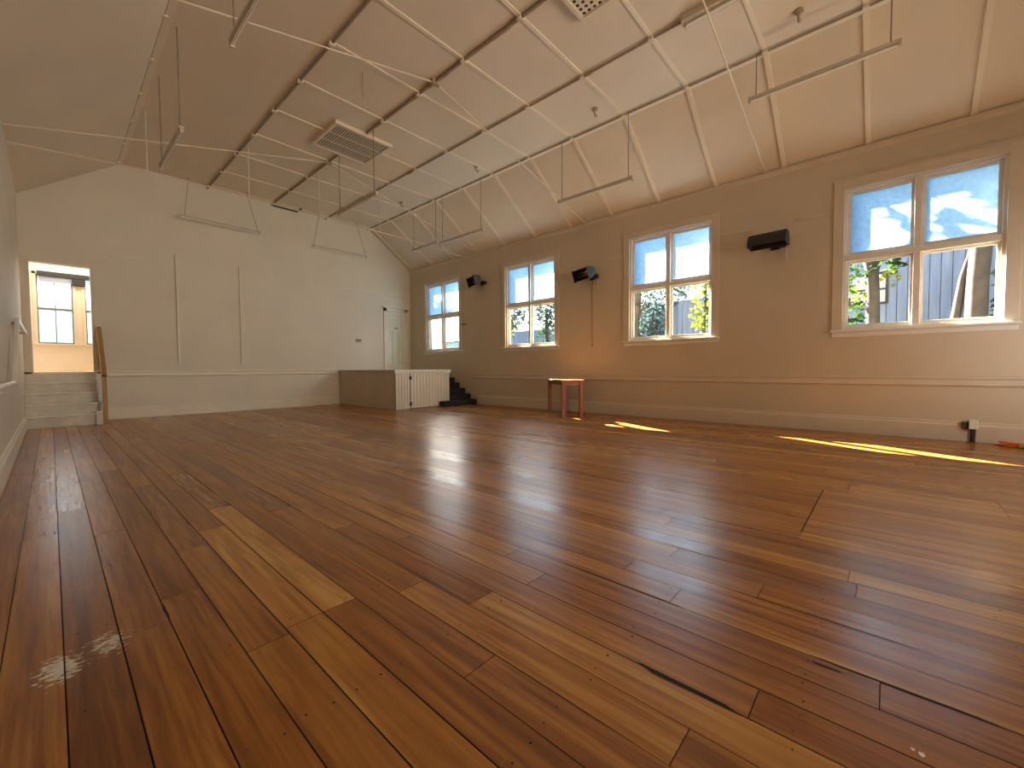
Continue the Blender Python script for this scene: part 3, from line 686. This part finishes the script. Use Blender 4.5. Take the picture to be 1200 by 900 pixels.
for y in (.45, 1.73): MB().box(4.765, 4.815, y - .02, y + .02, HC - .128, HC - .085).build('end_holder', M['fix'], e, .003)

# tie rods: pairs rising from the wall heads to the ceiling centre, and one level tie
for y, lab in ((1.43, 'nearest pair of slanting tie rods under the ceiling'), (4.57, 'middle pair of slanting tie rods under the ceiling'), (7.75, 'farthest pair of slanting tie rods under the ceiling')):
    e = empty('tie_rod', (3.5, y, HC), lab, 'rod', 'slanting tie rods under the ceiling')
    c = (3.56, y, HC - .03)
    MB().tube([(XR - .005, y, HW - .03), c], .009, 8).build('rod', M['rod'], e); MB().tube([(XL + .005, y, HW - .03), c], .009, 8).build('rod', M['rod'], e)
    MB().box(3.50, 3.62, y - .03, y + .03, HC - .06, HC - .0).build('anchor', M['pipe'], e, .004)
e = empty('level_tie_rod', (3.5, 8.27, 3.9), 'level tie rod on five upright hangers in front of the end wall', 'rod')
ZT = 3.88
MB().tube([(XL + .004, 8.27, ZT - .10), (BL, 8.27, ZT), (BR, 8.27, ZT), (XR - .004, 8.27, ZT - .08)], .011, 8).build('rod', M['rod'], e)
for x in (1.06, 2.40, 3.60, 4.90, 5.93): MB().tube([(x, 8.27, ZT), (x, 8.27, HC)], .010, 8).build('hanger', M['rod'], e)
# ceiling hooks
for y, lab in ((.80, 'small dark ceiling fixing nearest the top edge'), (3.32, 'small dark ceiling fixing above the third window light'), (5.90, 'small dark ceiling fixing in the middle of the ceiling slope edge'), (8.42, 'small dark ceiling fixing farthest away, near the stage')):
    e = empty('ceiling_hook', (5.54, y, HC), lab, 'hook', 'small dark fixings along the ceiling')
    MB().tube([(5.54, y, HC), (5.54, y, HC - .02)], .045, 12).build('flange', M['pipe'], e)
    MB().tube([(5.54, y, HC - .02), (5.54, y, HC - .07), (5.56, y, HC - .095), (5.59, y, HC - .09), (5.60, y, HC - .065)], .013, 8).build('hook', M['pipe'], e)
mb = MB(); mb.tube([(2.83, 5.14, HC), (2.835, 5.15, HC - .10), (2.85, 5.19, HC - .2), (2.89, 5.24, HC - .26)], .007, 6)
tag(mb.build('loose_cable', M['pipe']), 'short loose cable dangling from the ceiling before the slotted vent', 'cable')
e = empty('black_bracket', (3.85, 10.6, HC - .06), 'thin black metal bracket under the ceiling against the end wall', 'bracket')
MB().bar((3.585, 10.69, HC - .03), (4.11, 10.69, HC - .03), .02, .03).build('bar', M['black'], e); MB().bar((4.11, 10.69, HC - .03), (4.11, 10.42, HC - .03), .02, .03).build('arm', M['black'], e)

# ================================================================== OUTSIDE
struct(MB().box(XR + TH, 40, -30, 40, -.5, -.4).build('ground', M['grass']), 'grass outside the windows', 'ground')
mb = MB(); mb.box(XR + .05, XR + .63, YB, YF + 1, 3.93, 4.0); mb.box(XR + .60, XR + .63, YB, YF + 1, 3.78, 4.06)
struct(mb.build('trim_16', M['roof']), 'roof eave outside the window wall', 'eave')
# neighbour's clad building
nb = empty('clad_building', (12.3, -2, -.4), 'grey-blue building clad in upright boards outside the nearest window', 'building')
def upright_boards(y0, y1, z0, z1, x, w=.165):
    mb = MB(); n = int((y1 - y0) / w)
    for i in range(n):
        a = y0 + i * w; mb.box(x, x + .03, a, a + w - .012, z0, z1); mb.box(x + .016, x + .03, a + w - .012, a + w, z0, z1, 1)
    return mb
upright_boards(-9, 1.75, -.4, 5.2, 12.3).build('cladding', [M['clad'], M['groove']], nb)
MB().box(12.33, 16, -9, 1.75, -.4, 5.2).build('body', M['clad'], nb)
mb = MB(); x = 12.27
mb.box(x, 12.3, .04, .09, 2.27, 2.97); mb.box(x, 12.3, .86, .91, 2.27, 2.97); mb.box(x, 12.3, .09, .86, 2.27, 2.32); mb.box(x, 12.3, .09, .86, 2.92, 2.97); mb.box(x, 12.3, .09, .86, 2.58, 2.62)
wf = mb.build('window', M['black'], nb); MB().box(12.285, 12.295, .09, .86, 2.32, 2.92).build('pane', M['render'], wf)
# fence
fn = empty('board_fence', (12.4, 9, -.4), 'grey paling fence outside the middle windows', 'fence')
upright_boards(1.8, 6.9, -.4, 2.86, 12.4, .15).build('palings', [M['clad'], M['groove']], fn); upright_boards(6.9, 14.5, -.4, 2.36, 12.4, .15).build('palings', [M['clad'], M['groove']], fn)
MB().bar((12.46, 1.8, 1.9), (12.46, 14.5, 1.9), .05, .09).build('rail', M['clad'], fn); MB().bar((12.46, 1.8, .4), (12.46, 14.5, .4), .05, .09).build('rail', M['clad'], fn)
# houses in the distance
h = empty('pale_house', (20, 21, -.4), 'pale house beyond the farthest hall window', 'building')
MB().box(18, 23, 16, 22.5, -.4, 2.7).build('walls', M['render'], h)
mb = MB(); mb.prism([(17.6, 2.7), (23.4, 2.7), (20.5, 3.2)], (0, 15.8, 0), (0, 22.8, 0), (1, 0, 0), (0, 0, 1)); mb.build('roof', M['clad'], h)
h = empty('rear_building', (.5, 19, -.4), 'pale building outside the landing windows, heightened to block the sun', 'building')
MB().box(-6, 4.6, 17.5, 22, -.4, 2.75).build('walls', M['teal'], h); MB().box(-6, 4.6, 18.2, 22, 2.75, 3.6).build('sky_stand_in_block', M['bright'], h)  # white upper block added to stand in for bright sky
mb = MB(); mb.prism([(18.0, 3.6), (22.3, 3.6), (19.7, 8.4)], (-6.3, 0, 0), (4.9, 0, 0), (0, 1, 0), (0, 0, 1)); mb.build('roof', M['clad'], h)  # tall unseen roof added to keep direct sun out of the landing

def leaves(mb, c, r, n, size, rnd, mi=0):
    for _ in range(n):
        while True:
            p = Vector((rnd.uniform(-1, 1), rnd.uniform(-1, 1), rnd.uniform(-1, 1)))
            if .15 < p.length < 1: break
        p = Vector((c[0] + p.x * r[0], c[1] + p.y * r[1], c[2] + p.z * r[2]))
        s = size * rnd.uniform(.6, 1.3); a = Vector((rnd.uniform(-1, 1), rnd.uniform(-1, 1), rnd.uniform(-.8, .4))).normalized()
        b = a.cross(Vector((rnd.uniform(-1, 1), rnd.uniform(-1, 1), rnd.uniform(-1, 1)))).normalized()
        mb.add([p, p + a * s * .5 + b * s * .26, p + a * s, p + a * s * .5 - b * s * .26], [(0, 1, 2, 3)], mi)
def tree(lab, trunks, crowns, grp='trees outside the hall windows', extra=()):
    x, y = trunks[0][0][0][:2]; e = empty('garden_tree', (x, y, -.4), lab, 'tree', grp); rnd = random.Random(len(lab))
    for pts, rs in trunks: MB().tube(pts, rs, 10).build('trunk', M['bark'], e)
    for c, r, n, s, mt in crowns:
        mb = MB(); leaves(mb, c, r, n, s, rnd); mb.build('foliage', M[mt], e)
    return e
# positions: a ray through the window reaches (x, y) = x/7.31 * window y
tree('tree with slim pale trunk outside the nearest window, left half', [([(10.2, .23, -.4), (10.2, .235, 1.4), (10.2, .245, 2.2), (10.2, .27, 2.65), (10.15, .40, 3.3), (10.1, .55, 3.9)], [.11, .105, .10, .10, .07, .05]), ([(10.2, .26, 2.55), (10.22, .17, 2.9), (10.25, .02, 3.6)], [.07, .06, .04])],
     [((10.1, .56, 2.0), (.2, .17, .45), 90, .15, 'leaf'), ((10.0, .50, 2.65), (.3, .2, .25), 60, .14, 'leaf'), ((9.9, .42, 2.2), (.2, .10, .25), 20, .12, 'leaf_y'), ((10.0, -.02, 2.75), (.25, .18, .22), 60, .14, 'leaf'), ((9.9, .02, 2.45), (.2, .12, .16), 22, .12, 'leaf_y'), ((10.1, .5, 4.1), (.9, .7, .4), 160, .16, 'leaf')])
tree('tree with stout grey trunk outside the nearest window, right half', [([(10.3, -1.04, -.4), (10.3, -1.05, 1.4), (10.3, -1.06, 2.3), (10.3, -1.09, 3.0), (10.2, -1.2, 4.2)], [.15, .14, .13, .13, .10]), ([(10.45, -.80, -.4), (10.45, -.83, 1.7), (10.42, -.90, 2.4), (10.36, -1.0, 2.9)], [.07, .065, .05, .03])],
     [((10.9, -1.50, 1.75), (.3, .22, .45), 120, .15, 'leaf'), ((11.2, -1.65, 2.4), (.3, .3, .5), 140, .15, 'leaf_b'), ((10.3, -1.2, 4.6), (.9, .9, .5), 160, .18, 'leaf'), ((10.5, -1.36, 1.6), (.2, .10, .2), 14, .12, 'leaf_y')])
tree('young tree with yellow-green leaves outside the third window, right half', [([(9.9, 3.15, -.4), (9.9, 3.12, 1.5), (9.85, 3.05, 2.9)], [.05, .04, .02])],
     [((9.85, 3.08, 2.15), (.26, .30, .5), 120, .15, 'leaf_y'), ((9.85, 3.0, 2.75), (.3, .3, .35), 80, .15, 'leaf_y'), ((9.8, 3.0, 2.4), (.25, .2, .5), 35, .14, 'leaf')])
tree('dark leafy tree outside the third window, left half', [([(9.4, 4.55, -.4), (9.4, 4.52, 2.0), (9.3, 4.3, 3.9), (9.1, 3.3, 5.1)], [.11, .10, .08, .05]), ([(9.4, 4.52, 1.9), (9.5, 4.3, 2.5)], [.04, .02])],
     [((9.4, 4.52, 2.0), (.2, .14, .5), 50, .15, 'leaf'), ((9.0, 2.75, 5.25), (.5, .62, .42), 85, .26, 'leaf')])
tree('silvery bush against the fence outside the third window', [([(11.8, 5.15, -.4), (11.8, 5.2, 1.2), (11.8, 5.1, 2.6)], [.06, .05, .02])],
     [((11.8, 5.25, 2.4), (.35, .55, .95), 900, .14, 'leaf_b'), ((11.9, 4.55, 3.15), (.3, .4, .45), 300, .14, 'leaf_b')])
tree('grey-green tree outside the second window, left half', [([(10.5, 9.85, -.4), (10.5, 9.8, 1.6), (10.4, 9.75, 3.0)], [.09, .08, .05])],
     [((10.5, 9.7, 2.3), (.3, .30, .5), 170, .17, 'leaf'), ((10.5, 9.35, 2.85), (.4, .48, .65), 520, .15, 'leaf_b')])
tree('grey-green tree outside the second window, right half', [([(12.0, 9.15, -.4), (12.0, 9.15, 1.6), (12.0, 9.15, 3.0)], [.08, .07, .04])],
     [((12.0, 9.1, 3.0), (.30, .62, .85), 900, .15, 'leaf_b'), ((11.95, 9.3, 2.1), (.25, .4, .3), 60, .14, 'leaf')])
tree('tall tree beyond the farthest hall window', [([(10.4, 15.2, -.4), (10.4, 15.2, 2), (10.3, 15.1, 5.0)], [.16, .14, .07])],
     [((10.2, 15.0, 5.75), (1.1, 1.6, .42), 900, .3, 'leaf')])  # out-of-view crown added to keep sun off the lower panes
# ================================================================== LIGHT
w = bpy.data.worlds.new('sky'); S.world = w; w.use_nodes = True; nt = w.node_tree
bg = nt.nodes['Background']; sk = nt.nodes.new('ShaderNodeTexSky'); sk.sky_type = 'NISHITA'; sk.sun_disc = False
sk.sun_elevation = math.radians(30); sk.sun_rotation = math.radians(24); sk.air_density = 1.0; sk.dust_density = 3.0
nt.links.new(sk.outputs['Color'], bg.inputs['Color']); bg.inputs['Strength'].default_value = 0.75
def lamp(name, kind, energy, col, loc, rot=None, target=None, **kw):
    l = bpy.data.lights.new(name, kind); l.energy = energy; l.color = col
    for k, v_ in kw.items(): setattr(l, k, v_)
    o = bpy.data.objects.new(name, l); COL.objects.link(o); o.location = loc
    if target is not None: o.rotation_euler = (Vector(target) - Vector(loc)).to_track_quat('-Z', 'Y').to_euler()
    return o
sd = Vector((.430 * .850, .903 * .850, .527))
lamp('sun', 'SUN', 170.0, (1, .91, .76), (20, 40, 30), target=Vector((20, 40, 30)) - sd, angle=math.radians(.55))
# unseen fill lamps added behind the camera to brighten the hall
lamp('rear_fill_wide', 'AREA', 25, (1, .88, .71), (2.0, YB + .2, 2.0), target=(2.2, 5.5, 3.7), shape='RECTANGLE', size=4.4, size_y=2.6)
lamp('rear_fill_far', 'AREA', 70, (1, .88, .72), (3.8, YB + .25, 2.2), target=(1.6, 8, 4.2), shape='RECTANGLE', size=2.4, size_y=1.8, spread=math.radians(90))
lamp('right_wall_fill', 'AREA', 8, (1, .97, .93), (6.0, -2.3, 1.3), target=(7.3, -.8, 1.3), shape='RECTANGLE', size=.7, size_y=1.4, spread=math.radians(110))  # added to brighten the near end of the right wall, no door here
lamp('yard_fill', 'AREA', 2400, (1, .97, .93), (.3, 13.4, 5.2), target=(.3, 18.2, 3.0), shape='RECTANGLE', size=2.5, size_y=1.0)  # added outside to whiten what shows through the landing windows
lamp('landing_fill', 'AREA', 24, (1, .93, .82), (.5, YF + .75, AC - .02), target=(.45, YF + .95, 0), shape='RECTANGLE', size=1.6, size_y=.6)  # fill lamp added out of view to brighten the landing

# ================================================================== CAMERA
f, yaw, pitch, roll = 488.3186, 0.83579164, -0.03706235, -0.00587398
cy, sy, cp, sp_ = math.cos(yaw), math.sin(yaw), math.cos(pitch), math.sin(pitch)
fw = Vector((sy * cp, cy * cp, sp_)); ri = Vector((cy, -sy, 0)); up = ri.cross(fw)
r2 = ri * math.cos(roll) + up * math.sin(roll); u2 = -ri * math.sin(roll) + up * math.cos(roll)
cam = bpy.data.cameras.new('camera'); co = bpy.data.objects.new('camera', cam); COL.objects.link(co)
cam.sensor_width = 36; cam.lens = f * 36 / 1200; cam.clip_start = .02; cam.clip_end = 200
co.matrix_world = Matrix(((r2.x, u2.x, -fw.x, 0), (r2.y, u2.y, -fw.y, 0), (r2.z, u2.z, -fw.z, .9), (0, 0, 0, 1)))
S.camera = co
S.view_settings.view_transform = 'Standard'; S.view_settings.look = 'None'
S.view_settings.exposure = 0.2
S.cycles.sample_clamp_indirect = 6.0; S.cycles.use_guiding = True; S.cycles.max_bounces = 12; S.cycles.diffuse_bounces = 6; S.cycles.transparent_max_bounces = 12; S.cycles.caustics_reflective = False; S.cycles.caustics_refractive = False
